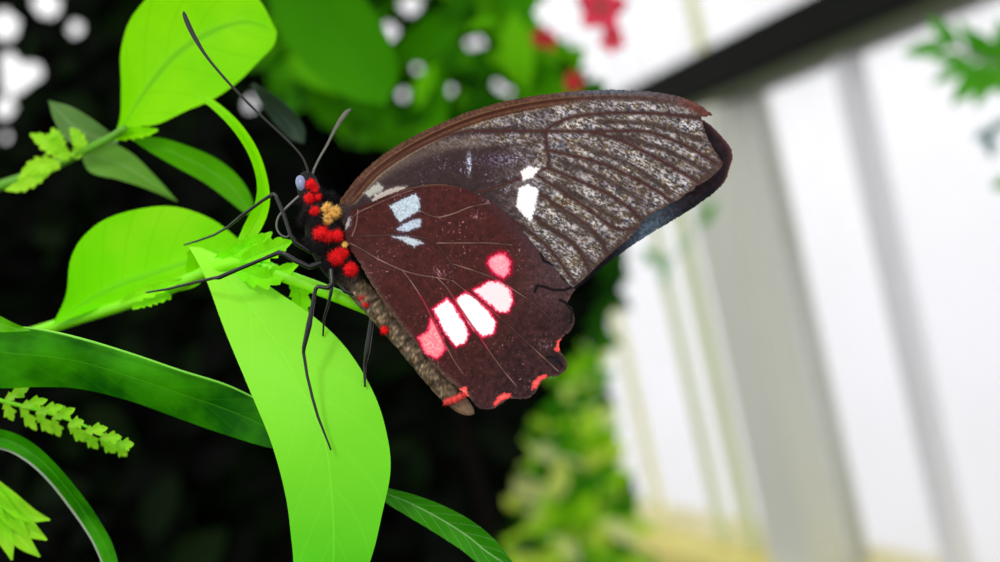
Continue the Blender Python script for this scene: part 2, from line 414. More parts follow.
# --- wings
FW = smooth_line([(338, 214), (339, 203), (346, 192), (358, 177), (372, 163.5), (390, 150), (415, 135.5), (440, 123.5), (470, 111.5), (500, 102.5), (530, 96.5), (560, 92.5), (590, 90.3), (620, 89.8), (650, 91.5), (675, 95.5), (691, 100.5)], 120) + \
     [(703, 107), (713, 115), (707, 116.5), (701, 117), (703, 124), (705, 133), (709, 141), (714, 150), (720, 158), (723.5, 163), (721, 168), (715, 174), (708, 180), (701, 184), (696, 186), (694, 190), (687, 193), (680, 199), (673, 202), (663, 208), (650, 215), (642, 221), (638, 228), (628, 239), (617, 248), (607, 257), (597, 266), (588, 275), (577, 285), (570, 289), (540, 300), (480, 290), (420, 270), (370, 245), (345, 228)]
fw_veins = [smooth_line(v) for v in [
    [(343, 200), (360, 184), (380, 168), (400, 156), (430, 142), (460, 132), (500, 130.5), (545, 131), (590, 131.5), (640, 131), (665, 137), (690, 148), (716, 163)],
    [(545, 131), (555, 124), (575, 116.5), (610, 113), (650, 113), (701, 118)],
    [(545, 131), (547, 148), (549, 160), (548, 168)],
    [(548, 168), (535, 172), (515, 180), (490, 189), (478, 192)],
    [(547, 150), (570, 155), (600, 163), (640, 181), (672, 201)],
    [(590, 132), (620, 140), (660, 160), (700, 183)],
    [(548, 168), (570, 177), (600, 190), (625, 205), (641, 219)],
    [(535, 174), (560, 190), (590, 210), (615, 228), (636, 229)],
    [(534, 190), (560, 207), (590, 228), (609, 254)],
    [(525, 210), (550, 228), (575, 245), (590, 272)],
    [(500, 212), (530, 232), (552, 252), (575, 283)],
]]
costa = [smooth_line(v) for v in [
    [(345, 196), (356, 182), (372, 168), (390, 155), (415, 140.5), (440, 129), (470, 117), (500, 108.5), (530, 102), (560, 98), (600, 96)],
    [(343, 199), (360, 181), (378, 166), (400, 152.5), (430, 138), (460, 125.5), (500, 114.5), (530, 109), (560, 106), (600, 104), (650, 104), (700, 113)]]]
fw_folds = [smooth_line(l) for l in [[(560, 161), (600, 176), (640, 200)], [(556, 184), (590, 203), (620, 222)], [(552, 205), (580, 224), (605, 243)], [(540, 222), (570, 242), (592, 262)], [(580, 145), (630, 165), (672, 193)], [(600, 122), (650, 124), (700, 140)], [(620, 136), (670, 152), (708, 172)]]]
def paint_fw(x, y):
    n1 = vnoise(x, y, 1.15, 1); n2 = vnoise(x, y, 4, 2); n3 = vnoise(x, y, 14, 3)
    ca, sa = math.cos(.5), math.sin(.5)
    u = x*ca+y*sa; w = -x*sa+y*ca
    n4 = vnoise(u*.32, w, 1.25, 4); n5 = vnoise(x, y, 2.3, 6)
    c = np.tile(np.array([[56., 40, 41]]), (len(x), 1))*(.85+.3*n5)[:, None]
    vd = np.full(x.shape, 1e9)
    for v in fw_veins: vd = np.minimum(vd, dist_line(x, y, v))
    zone = np.clip(ss(480, 565, x+(y-150)*.12), 0, 1)
    strip = ss(400, 470, x)*(1-ss(3, 9, np.abs(y-(141-(x-470)*.05))))*.75
    strip = np.maximum(strip, ss(440, 480, x)*(1-ss(4, 9, np.abs(y-(121-(x-500)*.13))))*.8)
    zone = np.maximum(zone, strip)
    md = np.full(x.shape, 1e9)
    for l in fw_folds: md = np.minimum(md, dist_line(x, y, l))
    band = ss(.6, 4.6, vd)*(.3+.7*ss(.6, 5., md))
    sil = zone*(.38+.72*band)*(.62+.5*n3)
    c = c*(1-sil[:, None]*.9)+np.array([124., 111, 99])*(.72+.5*n5)[:, None]*sil[:, None]*.9
    sp = np.clip((n1*.38+n4*.42+n5*.2-.46)*4.4, 0, 1)*sil
    c = c+sp[:, None]*(np.array([84., 84, 84])+np.array([-16., 0, 26])*n2[:, None])  # pale scale speckle, with silver gloss and bluish highlights painted into the colour
    dk = np.clip((.44-(n1*.5+n4*.5))*4, 0, 1)*sil
    c = c*(1-.5*dk[:, None])
    c = c+((n2-.5)*sil)[:, None]*np.array([26., 8, -26])
    # darker cell with violet specks
    cell = (1-zone)*ss(385, 450, x)
    spk = np.clip((n1-.8)*6, 0, 1)*cell*ss(.4, .65, n3)
    c = c+spk[:, None]*np.array([110., 110, 140])
    gl = np.exp(-((x-469)/2.4)**2-((y-163)/12.)**2)*np.clip(n1*2.4-.5, 0, 1)
    c = c+gl[:, None]*np.array([150., 175, 195])
    bl = np.exp(-((x-500)/26.)**2-((y-160)/6.)**2)*np.clip(n1*2.6-1.2, 0, 1)
    c = c+bl[:, None]*np.array([70., 74, 110])
    # tan haze along the cell
    hz = np.exp(-((dist_line(x, y, smooth_line([(368, 184), (385, 172), (405, 161), (430, 151), (460, 143), (480, 142)])))/6)**2)
    c = mixc(c, (116, 100, 88), hz*.75*(.5+.6*n1))
    # brown leading edge: broad margin, dark groove, pale ridge
    top = smooth_line([(346, 192), (372, 163.5), (415, 135.5), (470, 111.5), (530, 96.5), (590, 90.3), (650, 91.5), (691, 100.5), (713, 115)], 60)
    td = dist_line(x, y, top)
    far = ss(540, 600, x)
    bw = 13-far*2-ss(640, 700, x)*2
    lb = 1-ss(bw-2, bw+1.5, td)
    br = np.array([[92., 60, 44]])*(1-far)[:, None]+np.array([[92., 74, 72]])*far[:, None]
    br = br*(1-ss(665, 700, x))[:, None]+np.array([[106., 62, 54]])*ss(665, 700, x)[:, None]
    blue = np.exp(-((x-610)/45.)**2)*(1-ss(2, 6, td))
    br = br*(1-blue[:, None]*.8)+np.array([[96., 104, 116]])*blue[:, None]*.8
    c = c*(1-lb[:, None])+(br*(.62+.4*n5+.32*n1)[:, None])*lb[:, None]
    sh = 1-ss(480, 640, x)
    for off, col, wd, k in [(5.6, (178, 136, 84), .9, .45), (7.6, (60, 26, 14), 2.4, .95), (10.6, (112, 66, 36), 1.8, .6), (12.4, (60, 30, 20), 1.2, .7), (14.4, (176, 146, 104), 1.1, .6)]:
        f = 1-ss(wd*.4, wd, np.abs(td-off))
        c = mixc(c, col, f*k*(.3+.7*sh if off < 9 else sh*(.5+.6*n1).clip(0, 1))*ss(346, 360, x)*(1-ss(640, 690, x)))
    # veins: soft dark fold with a fine red-brown line
    for k, v in enumerate(fw_veins):
        dv = dist_line(x, y, v)
        c = mixc(c, (70, 50, 44), (1-ss(.6, 3., dv))*.5*(.6+.6*n5).clip(0, 1))
        c = mixc(c, (74, 32, 24), (1-ss(.25, .95, dv))*.85)
    for l in [[(560, 161), (600, 176), (640, 200)], [(556, 184), (590, 203), (620, 222)], [(552, 205), (580, 224), (605, 243)], [(540, 222), (570, 242), (592, 262)], [(580, 145), (630, 165), (672, 193)], [(600, 122), (650, 124), (700, 140)], [(620, 136), (670, 152), (708, 172)]]:
        c = mixc(c, (62, 46, 38), (1-ss(.5, 4., dist_line(x, y, smooth_line(l))))*.62*(.6+.7*n5).clip(0, 1))
    # margin
    om = smooth_line([(723, 163), (700, 185), (680, 199), (640, 225), (607, 257), (577, 285)])
    c = mixc(c, (72, 52, 46), (1-ss(1, 8, dist_line(x, y, om)))*.75)
    c = mixc(c, (60, 38, 34), (1-ss(1, 4, dist_line(x, y, [(701, 117), (705, 133), (714, 150), (723, 163)])))*.5)
    # white marks
    for poly, col in [([(521, 171), (529, 166), (540, 168.5), (533, 177), (523, 181)], (255, 252, 250)), ([(519, 188), (528, 184), (538.5, 190), (536, 203), (531.5, 222), (524, 216), (516, 206), (517.5, 196)], (255, 255, 255)),
                      ([(364, 193), (377, 183), (383, 187), (381, 192), (369, 197)], (196, 200, 184)), ([(372, 200), (375, 195), (392, 188), (407, 186), (402, 192), (384, 200), (374, 203)], (215, 204, 192))]:
        q = sdf(x, y, poly)+(n1-.5)*2.6
        c = mixc(c, (130, 118, 122), (1-ss(-.5, 3.5, q))*.5)
        c = mixc(c, np.array(col)*1.0, (1-ss(-.8, .9, q))*(1 if col[0] > 240 else .85))
    return c*.94
fw_depth = lambda x, y: .0035*(x-340)+.25*np.sin((x+y*.6)/11.)*ss(500, 560, x)*.25
w1 = wing('forewing', FW, .62, fw_depth, paint_fw, m_wing, bf); w1['label'] = 'near forewing with silvery grey streaks and white spot'

FW2 = smooth_line([(340, 214), (350, 195), (372, 170), (420, 140), (480, 115), (540, 102), (600, 98), (650, 102), (680, 110)], 60) + \
      smooth_line([(690, 114), (701, 119), (713, 127), (724, 139), (731, 149), (732.5, 158), (729, 170), (725, 181), (716, 191), (703, 201), (690, 210), (672, 221), (655, 231), (636, 243), (620, 254), (604, 266), (590, 278), (578, 288), (566, 296)], 90) + [(520, 290), (440, 270), (360, 235)]
def paint_fw2(x, y):
    n1 = vnoise(x, y, 1.6, 21); n2 = vnoise(x, y, 5, 22)
    c = np.tile(np.array([[38., 26, 32]]), (len(x), 1))*(.7+.6*n2[:, None])
    e = -sdf(x, y, FW2)
    c = mixc(c, (16, 14, 18), ss(170, 205, y)*(1-ss(3, 7, e))*.9)
    c = mixc(c, (120, 74, 64), (1-ss(1.0, 2.6, e))*(1-ss(178, 195, y))*.8)
    c = mixc(c, (78, 44, 46), (1-ss(1.0, 7, e))*(1-ss(160, 190, y))*.6)
    bl = np.exp(-((x-648)/26.)**2)*.6+.1*n1
    c = mixc(c, (128, 156, 178), bl*1.25*(y > 195)*(.6+.5*n1))  # blue haze along the lower edge painted into the wing colour
    return c
w2 = wing('forewing', FW2, .8, lambda x, y: 2.4+.004*(x-340), paint_fw2, m_wing, bf); w2['label'] = 'far forewing, dark rim showing past the near wing'

HW = smooth_line([(346, 242), (345, 230), (349, 216), (356, 208), (372, 202), (390, 194), (412, 187), (440, 184), (465, 189), (485, 198), (500, 208), (515, 223), (530, 240), (543, 255), (555, 268), (566, 281), (575, 289)], 70) + \
     [(572, 294), (570, 298), (567, 304)] + smooth_line([(567, 304), (571, 307), (573.5, 314), (574, 324), (570, 331), (563, 337), (559, 344), (560, 351), (564, 356), (567, 364), (565, 371), (557, 376), (548, 377), (541, 382), (538, 389), (532, 396), (524, 399), (514, 398.5), (508, 399), (501, 404), (494, 408), (484, 409.5), (476, 406), (470, 398)], 90) + \
     smooth_line([(470, 398), (458, 388), (447, 379), (433, 365), (420, 348), (402, 327), (386, 306), (372, 285), (360, 264)], 30)
hw_veins = [smooth_line(v) for v in [
    [(350, 243), (363, 250), (380, 260), (402, 270), (420, 275), (437, 277.5), (453, 281)],
    [(403, 271), (412, 283), (424, 302), (440, 334), (452, 357), (463, 374)],
    [(437, 277.5), (447, 288), (458, 305), (475, 330), (497, 362), (517, 387)],
    [(453, 281), (470, 294), (486, 306), (505, 322), (530, 345), (558, 371)],
    [(350, 236), (375, 235.5), (400, 235), (425, 238), (437, 245), (446, 256), (453, 268), (453, 281)],
    [(453, 264), (475, 271), (495, 279), (520, 294), (540, 309), (553, 322)],
    [(437, 243), (465, 243), (490, 243), (512, 245)],
    [(421, 211), (430, 215.5), (440, 217), (455, 213), (470, 207), (490, 203)],
    [(347, 226), (356, 214), (372, 206), (395, 196), (412, 190)],
    [(352, 236), (356, 225), (358, 210)],
]]
white_hw = [([(389.5, 206), (402, 199), (415, 193.5), (419.5, 198), (419.5, 211), (409, 217), (399, 222.5), (395, 215)], (196, 216, 226)),
            ([(397, 229), (404, 223.5), (414, 219), (421, 219), (420.5, 226), (410, 231), (399, 231.5)], (190, 208, 222)),
            ([(392, 236.5), (405, 236), (415, 238.5), (424, 243.5), (418, 244.5), (414, 247.5), (403, 241)], (196, 210, 216)),
            ([(341, 224), (346, 219), (351, 216), (350, 226), (345, 230)], (180, 170, 165))]
pink = [([(489, 258), (499, 252.5), (505, 253), (511, 262), (510, 273), (503, 279), (493, 273), (487, 264)], (250, 150, 165), 5.5),
        ([(472, 290), (488, 281), (499, 281), (511, 289), (513.5, 302), (508, 313), (498, 312.5), (485, 302.5)], (255, 226, 228), 3.6),
        ([(453.5, 300), (466, 291.5), (474, 296), (489, 310), (497, 322), (494.5, 334), (482, 338), (470, 327)], (255, 252, 252), 3.0),
        ([(431.5, 309), (447, 297.5), (455, 306), (465, 322), (469.5, 334), (465, 344), (455, 347.5), (443, 331)], (255, 250, 252), 3.0),
        ([(417, 337), (427, 331), (430.5, 317), (436, 322.5), (443, 338), (446, 350), (437, 359.5), (425, 354)], (250, 128, 138), 2.6)]
rim = [[(493.5, 403), (498, 396), (505, 393), (511, 394), (511, 397), (503, 400), (497, 404), (495, 407)], [(531.5, 390), (532.5, 382), (538, 377), (546, 374.5), (547, 377.5), (540.5, 381), (536.5, 388)], [(554.5, 350), (557, 341.5), (565, 335.5), (564.5, 341), (561, 349), (558, 353)], [(453, 397), (457, 390), (466, 386), (469, 396), (462, 399)]]
def paint_hw(x, y):
    n1 = vnoise(x, y, 1.4, 31); n2 = vnoise(x, y, 4, 32); n3 = vnoise(x, y, 20, 33)
    c = np.tile(np.array([[66., 27, 24]]), (len(x), 1))*(.72+.28*n2+.26*n1)[:, None]
    outer = ss(0, 1, (x-440)/130*.75+(y-300)/130*.55)
    c = c*(1-outer[:, None])+np.array([50., 29, 29])*(.55+.6*n2+.4*n1)[:, None]*outer[:, None]
    # upper right corner greyer violet
    vz = ss(495, 560, x)*ss(330, 270, y) if False else ss(495, 560, x)*(1-ss(280, 330, y))
    c = mixc(c, (86, 66, 68), vz*.6*(.5+n1))
    sp = np.clip((n1-.86)*9, 0, 1)*(.25+.75*ss(.5, .75, n3))
    c = c+sp[:, None]*np.array([100., 84, 92])
    # scent fold / grey inner margin
    inn = smooth_line([(360, 264), (372, 285), (402, 327), (433, 365), (470, 398)])
    di = dist_line(x, y, inn)
    c = mixc(c, (96, 84, 70), (1-ss(1, 6, di))*.5*(.5+n1))
    top = smooth_line([(390, 194), (412, 187), (440, 184), (465, 189), (500, 208), (530, 240), (566, 281)])
    dt = dist_line(x, y, top)
    c = mixc(c, (104, 84, 62), (1-ss(.6, 2.6, dt))*.6*(1-ss(440, 470, x)))
    c = mixc(c, (64, 44, 50), (1-ss(2, 16, dt))*.5*ss(470, 500, x))
    for a, b, s, k in [(478, 216, 6, .5), (440, 273, 9, .35), (486, 201, 5, .4), (545, 345, 6, .4)]:
        f = np.exp(-((x-a)/s)**2-((y-b)/(s*.7))**2)*np.clip(n1*2.2-.9, 0, 1)
        c = c+f[:, None]*np.array([120., 115, 135])*k*1.6
    e = -sdf(x, y, HW)
    mg = (1-ss(0, 4, e))*ss(460, 520, x+(y-380)*.6)
    c = mixc(c, (88, 74, 64), mg*.55*(.3+n1))
    for k, v in enumerate(hw_veins):
        dv = dist_line(x, y, v)
        c = mixc(c, (36, 18, 18), (1-ss(.6, 2.6, dv))*.45)
    for poly, col, halo in pink:
        q = sdf(x, y, poly)+(n1-.5)*1.6+(vnoise(x, y, 1.1, 44)-.5)*1.4
        c = mixc(c, (150, 8, 38), (1-ss(halo*.1, halo*.9, q))*.9)
        c = mixc(c, (238, 58, 92), 1-ss(-.6, .7, q))
        c = mixc(c, col, 1-ss(-2.6, -.4, q+(n2-.5)*1.2))
        if col[1] < 200:
            c = mixc(c, (255, 214, 214), np.clip((n1-.5)*2.2, 0, 1)*(1-ss(-4, -1.5, q))*.7)
    for k, v in enumerate(hw_veins[:4]+hw_veins[5:6]):
        dv = dist_line(x, y, v)
        c = mixc(c, (150, 18, 40), (1-ss(.4, 1.6, dv))*.75*ss(286, 300, y)*(1-ss(346, 352, y))*(x < 500))
    for k, v in enumerate(hw_veins):
        dv = dist_line(x, y, v)
        lt = (1-ss(.2, .95, dv))*(.25+.6*vnoise(x, y, 9, 51+k))
        c = mixc(c, (168, 132, 116), lt*(.95 if k not in (4,) else .35)*(1-.6*ss(296, 300, y)*(1-ss(340, 350, y))))
    for poly, col in white_hw:
        q = sdf(x, y, poly)+(n1-.5)*2.6
        c = mixc(c, (70, 62, 78), (1-ss(0, 3.2, q))*.6)
        c = mixc(c, np.array(col)*1.0, (1-ss(-1, .8, q))*(.72+.35*n1).clip(0, 1))
    for poly in rim:
        q = sdf(x, y, poly)+(n1-.5)*2.2
        c = mixc(c, (244, 78, 74), 1-ss(-.8, .9, q))
        c = mixc(c, (255, 150, 140), (1-ss(-2.4, -.8, q))*(n1 > .55)*.7)
    for l in [[(541, 254), (544, 261), (552, 264), (559, 270), (563, 278), (570, 284), (575, 286)], [(534.5, 292), (537, 285.5), (545, 287), (553, 290), (564, 290), (573, 287)], [(560, 300), (566, 303), (572, 311), (571, 322)], [(548, 357), (556, 358), (562, 366)]]:
        c = mixc(c, (16, 10, 12), 1-ss(.6, 2.2, dist_line(x, y, l)))
    f = np.exp(-((x-567)/4.)**2-((y-316)/8.)**2); c = mixc(c, (26, 22, 24), f*.8)
    f = np.exp(-((x-556)/7.)**2-((y-360)/4.)**2); c = mixc(c, (24, 20, 28), f*.8)
    return c
hw_depth = lambda x, y: -.9+.0022*(x-350)+.7*(1-ss(0, 60, np.hypot(x-350, y-240)))
w3 = wing('hindwing', HW, .62, hw_depth, paint_hw, m_wing, bf); w3['label'] = 'near hindwing with row of white and pink spots'
HW2 = [(350+(a-350)*.955, 240+(b-240)*.955) for a, b in HW]
w4 = wing('hindwing', HW2, 1.0, lambda x, y: 3.6+.002*(x-350), paint_hw, m_wing, bf); w4['label'] = 'far hindwing hidden behind the near one'

# ------------------------------------------------------------------ NEAR PLANT
L_front = mat_leaf('leaf_bright', (160, 246, 56), (26, 176, 0), (140, 240, 60), spec=.09, rough=.4, trans=.2, veinamt=.2, midw=.014, nscale=60, along=.95)
L_lime = mat_leaf('leaf_lime', (152, 236, 0), (122, 222, 0), (92, 186, 0), spec=.1, rough=.45, trans=.4, veinamt=.36, midw=.04, nveins=6, nscale=60)
L_pale = mat_leaf('leaf_pale', (160, 245, 30), (126, 236, 6), (105, 212, 8), spec=.1, rough=.45, trans=.35, veinamt=.4, midw=.05, nscale=60)
L_deep = mat_leaf('leaf_deep', (14, 86, 0), (60, 156, 0), (80, 170, 20), spec=.1, rough=.4, trans=.2, veinamt=.2, midw=.02, nscale=120)
L_mid = mat_leaf('leaf_mid', (66, 148, 4), (92, 176, 12), (110, 190, 40), spec=.12, rough=.4, trans=.25, veinamt=.3, nscale=60)
L_grey = mat_leaf('leaf_grey', (78, 112, 62), (100, 140, 70), (140, 170, 100), rough=.5, trans=.2, veinamt=.3, nscale=60)
L_yel = mat_leaf('leaf_yellow', (142, 222, 30), (176, 236, 50), (200, 240, 100), spec=.15, rough=.45, trans=.4, veinamt=.4, nscale=120)
L_dark_grey = mat_leaf('leaf_dark_grey', (40, 58, 44), (52, 70, 54), (70, 90, 70), rough=.5, trans=.15, veinamt=.3, nscale=60)  # darker and greyer than the other near leaves
m_stem = mat_plain('stem_green', (128, 226, 4), rough=.45, noise=.15, scale=300, spec=.3)
m_stem2 = mat_plain('stem_dull', (92, 160, 24), rough=.5, noise=.15, scale=300, spec=.3)  # duller, darker green than the other stem

# shoot the butterfly sits on
s1 = empty('leafy_shoot', near((-60, 362, 34)))
tag(s1, 'bright green shoot under the butterfly with one large hanging leaf and a pale round leaf', 'plant', 'near shoots of the shrub')
tube('stem', [(-60, 362, 34), (-10, 345, 32), (30, 334, 30), (70, 321, 27), (120, 306, 22), (170, 288, 15), (215, 268, 9), (250, 262, 7), (285, 276, 6), (330, 293, 5.5), (375, 312, 6), (420, 332, 9), (452, 348, 12)],
     [7, 6.5, 6.5, 6, 6, 6.5, 6.5, 7, 7, 7, 6, 4, 2], m_stem, s1, n=80, seg=14)
lf = leaf('leaf', [(189, 247, 9), (205, 277, 7), (225, 331, 5), (250, 391, 3), (272, 445, 1.5), (286, 498, .5), (292, 545, 0), (298, 590, 0), (325, 660, 3)],
     [(200, 247, 9), (237, 264, 8.5), (272, 288, 7.5), (318, 320, 6), (350, 353, 4.5), (375, 396, 3), (387, 435, 2), (390.5, 470, 1), (383, 510, .3), (367, 570, 0), (325, 660, 3)], L_front, s1,
     mid=[(193, 247, 9.2), (222, 273, 8), (266, 330, 5.5), (304, 395, 2.6), (324, 440, .9), (331, 490, .2), (333.5, 530, -.2), (332, 580, 0), (325, 660, 3)], fold=-.1, n=90, m=16, ripple=.12)
lf['label'] = 'large sharp bright green leaf the feet rest on'
lf = leaf('leaf', [(52, 326), (66, 295), (70, 262), (82, 238), (108, 218), (150, 207), (182, 208), (215, 221), (243, 243)], [(52, 326), (85, 313), (120, 301), (150, 291), (180, 281), (212, 268), (243, 250)], L_pale, s1, d=26, fold=4,
     mid=[(52, 326), (80, 306), (115, 288), (150, 276), (185, 264), (215, 254), (243, 246)])
lf['label'] = 'broad pale green leaf behind the feet'
ribbon_leaf('leaf', [(198, 96, 20), (214, 105, 18), (236, 126, 15), (253, 152, 13), (262, 180, 11), (262, 205, 10), (252, 228, 9), (240, 246, 8)], [2.5, 4, 5, 5.2, 5.5, 7.5, 8.5, 5], L_lime, s1, fold=1.5, m=6)
for pts, w in [([(240, 262, 6), (258, 254, 6), (278, 246, 6), (292, 241, 6)], [4, 10, 9, 1]), ([(232, 256, 7), (246, 246, 7), (262, 240, 7), (272, 232, 7)], [4, 8, 7, 1]),
               ([(236, 268, 6), (252, 274, 6), (266, 278, 5.5), (282, 272, 5.5), (300, 262, 5.5)], [5, 11, 10, 8, 1]), ([(292, 278, 8), (300, 295, 9), (298, 318, 10), (290, 335, 10)], [4, 10, 8, 1]),
               ([(215, 262, 9), (232, 254, 8), (250, 252, 7), (270, 254, 7)], [4, 9, 8, 1]), ([(120, 303, 16), (142, 294, 14), (165, 286, 13), (186, 278, 12)], [2, 6, 5, 1]), ([(132, 308, 16), (150, 300, 15), (166, 296, 14), (170, 300, 14)], [2, 6, 5, 1])]:
    ribbon_leaf('leaflet', pts, w, L_pale, s1, serr=.5, nser=6, fold=.8, m=5, n=40)
ribbon_leaf('leaf', [(190, 250, 9.1), (196, 262, 11), (193, 278, 13), (172, 292, 15)], [4, 10, 9, 1], L_lime, s1, fold=.5, m=5)

def ground_stem(name, p0, mat_, parent, off=(-.03, .02), r0=.0008, r1=.004):
    A = catmull([tuple(p0), (p0[0]+off[0]*.6, p0[1]+off[1]*.6, p0[2]*.8), (p0[0]+off[0], p0[1]+off[1], p0[2]*.4), (p0[0]+off[0], p0[1]+off[1], 0)], 40)
    V, Fc = tube_geo([tuple(a) for a in A], [r0+(r1-r0)*i/39 for i in range(40)], 10)
    return link(name, V, Fc, mat_, parent)
ground_stem('stem', near((-60, 362, 34)), m_stem, s1)

# shoot with the big lime leaf, upper left
s2 = empty('leafy_shoot', near((-50, 200, 48)))
tag(s2, 'shoot at upper left with big glowing lime leaf behind the long antenna', 'plant', 'near shoots of the shrub')
tube('stem', [(-50, 205, 48), (0, 186, 45), (40, 172, 40), (80, 153, 34), (110, 138, 30), (125, 128, 27)], [5, 5, 5, 4.5, 4, 3.5], m_stem2, s2, n=40)
lf = leaf('leaf', [(112, 140), (120, 118), (121, 85), (121, 50), (133, 15), (165, -15), (215, -25), (255, -5), (277, 32)], [(112, 140), (134, 128), (158, 124), (188, 110), (212, 100), (238, 82), (262, 58), (274, 45), (277, 32)], L_lime, s2, d=32, fold=3,
     mid=[(112, 140), (125, 122), (143, 95), (160, 72), (178, 53), (198, 39), (225, 26), (250, 22), (277, 32)], n=60)
lf['label'] = 'large glowing lime leaf'
leaf('leaf', [(128, 137), (160, 138), (190, 147), (215, 158), (236, 174), (250, 194), (256, 216)], [(128, 137), (152, 153), (178, 168), (205, 183), (228, 200), (246, 214), (256, 216)], L_mid, s2, d=32, fold=2)
leaf('leaf', [(48, 100), (72, 107), (95, 121), (115, 137), (118, 144)], [(48, 100), (54, 120), (66, 140), (90, 146), (118, 144)], L_grey, s2, d=36, fold=2)
leaf('leaf', [(80, 152), (105, 143), (130, 152), (155, 176), (178, 202)], [(80, 152), (90, 172), (120, 180), (150, 190), (178, 202)], mat_leaf('leaf_soft', (100, 150, 50), (120, 176, 66), (140, 190, 90), trans=.25, nscale=60), s2, d=38, fold=2)
ground_stem('stem', near((-50, 205, 48)), m_stem2, s2, (-.05, .05))
for pts, w in [([(70, 158, 34), (55, 148, 33), (42, 140, 33), (30, 134, 33)], [4, 9, 7, 1]), ([(66, 160, 34), (58, 145, 33), (55, 135, 33), (52, 128, 33)], [4, 8, 6, 1]), ([(60, 165, 34), (45, 165, 33), (32, 168, 33), (18, 180, 33)], [4, 9, 7, 1]),
               ([(75, 158, 34), (80, 145, 33), (76, 135, 33), (70, 128, 33)], [4, 7, 6, 1]), ([(110, 138, 30), (125, 134, 29), (145, 132, 28), (158, 130, 28)], [3, 6, 5, 1]), ([(50, 168, 34), (35, 178, 33), (20, 186, 33), (5, 190, 33)], [4, 7, 6, 1])]:
    ribbon_leaf('leaflet', pts, w, L_yel if pts[0][0] < 100 else L_lime, s2, serr=.5, nser=6, fold=.8, m=5, n=36)

# long glossy leaf from the left edge
s3 = empty('long_leaf', near((-40, 345, 6)))
tag(s3, 'long dark glossy leaf running from the left edge behind the large bright leaf', 'leaf')
leaf('leaf_blade', [(-40, 318, 4), (0, 326, 4), (40, 330, 4), (80, 339, 4), (130, 354, 5), (180, 371, 6), (225, 385, 7), (258, 400, 8), (285, 432, 9)],
     [(-40, 380, 6), (0, 388, 6), (40, 387, 6), (80, 389, 6), (130, 401, 7), (180, 419, 8), (220, 433, 9), (262, 446, 9), (285, 450, 9)], L_deep, s3, fold=-1.5, n=80, m=12, ripple=.3,
     mid=[(-40, 340, 5), (0, 352, 5), (40, 356, 5), (80, 362, 6), (130, 377, 7), (180, 394, 8), (222, 408, 9), (260, 424, 9), (285, 440, 9)])
tube('leaf_rim', [(-40, 318, 3.9), (0, 325.5, 3.8), (40, 329.5, 3.8), (80, 338.5, 3.8), (130, 353.5, 4.8), (180, 370.5, 5.8), (225, 384.5, 6.8), (258, 399.5, 7.8)], [1, 1.1, 1.1, 1.3, 1.2, 1.1, 1, .8], mat_plain('rim_pale', (120, 204, 60), rough=.4), s3, n=60)
lf = leaf('leaf_curl', [(-30, 308), (-5, 314), (12, 322), (30, 330)], [(-30, 330), (-5, 332), (10, 332), (30, 331)], L_mid, s3, d=3, fold=.6)

# leaf sticking out below, right of the large one
s4 = leaf('slender_leaf', [(366, 480, 7), (388, 488, 7), (412, 494, 7), (442, 505, 7), (472, 521, 7), (497, 542, 7), (520, 572, 7)], [(366, 480, 8), (384, 501, 8), (404, 514, 8), (432, 531, 8), (460, 549, 8), (484, 566, 8), (520, 572, 7)],
     mat_leaf('leaf_slender', (36, 118, 8), (64, 150, 20), (170, 215, 140), spec=.08, rough=.35, trans=.2, veinamt=.45, midw=.03, nscale=80), fold=1, origin=near((366, 480, 7)),
     mid=[(366, 480, 8), (386, 493, 8), (408, 502, 8), (437, 517, 8), (466, 535, 8), (490, 554, 8), (520, 572, 8)])
tag(s4, 'slender dark green leaf with pale midrib poking out below right of large leaf', 'leaf')

# arching leaf, bottom left
s5 = empty('arching_leaf', near((-40, 440, -10)))
tag(s5, 'arching dark green leaf with pale glow coloured into its rim at bottom left corner', 'leaf')
leaf('leaf_blade', [(-40, 426), (0, 429), (28, 440), (52, 460), (78, 490), (98, 518), (114, 548), (124, 590)], [(-40, 446), (0, 447), (25, 458), (48, 478), (72, 508), (92, 538), (104, 565), (112, 590)], L_deep, s5, d=-9, fold=1, n=60)
tube('leaf_rim', [(-40, 447), (0, 448), (25, 459), (48, 479), (72, 509), (92, 539), (104, 566), (112, 590)], [1.5, 1.5, 1.7, 1.9, 1.9, 1.6, 1.3, .7], mat_plain('rim_glow_grey', (150, 165, 140), rough=.4), s5, d=-9.2, n=60)  # added tube: the grey glow along the leaf edge put into its colour
# pointed cluster bottom left
s6 = empty('young_shoot', near((-40, 440, -14)))
tag(s6, 'pale yellow-green pointed leaf tuft in the bottom left corner', 'plant')
tube('stem', [(-40, 440, -14), (-25, 465, -14), (-12, 482, -14)], [5, 5, 4], m_stem, s6, n=14)
for pts, w in [([(-14, 478), (8, 500), (28, 514), (50, 520)], [6, 10, 8, .8]), ([(-14, 480), (8, 508), (28, 528), (47, 540)], [6, 12, 9, .8]), ([(-14, 482), (6, 516), (22, 540), (40, 557)], [6, 12, 9, .8]), ([(-18, 480), (-4, 520), (6, 540), (12, 560)], [6, 10, 8, 1])]:
    ribbon_leaf('leaflet', pts, w, L_yel, s6, d=-14, fold=1, m=6)
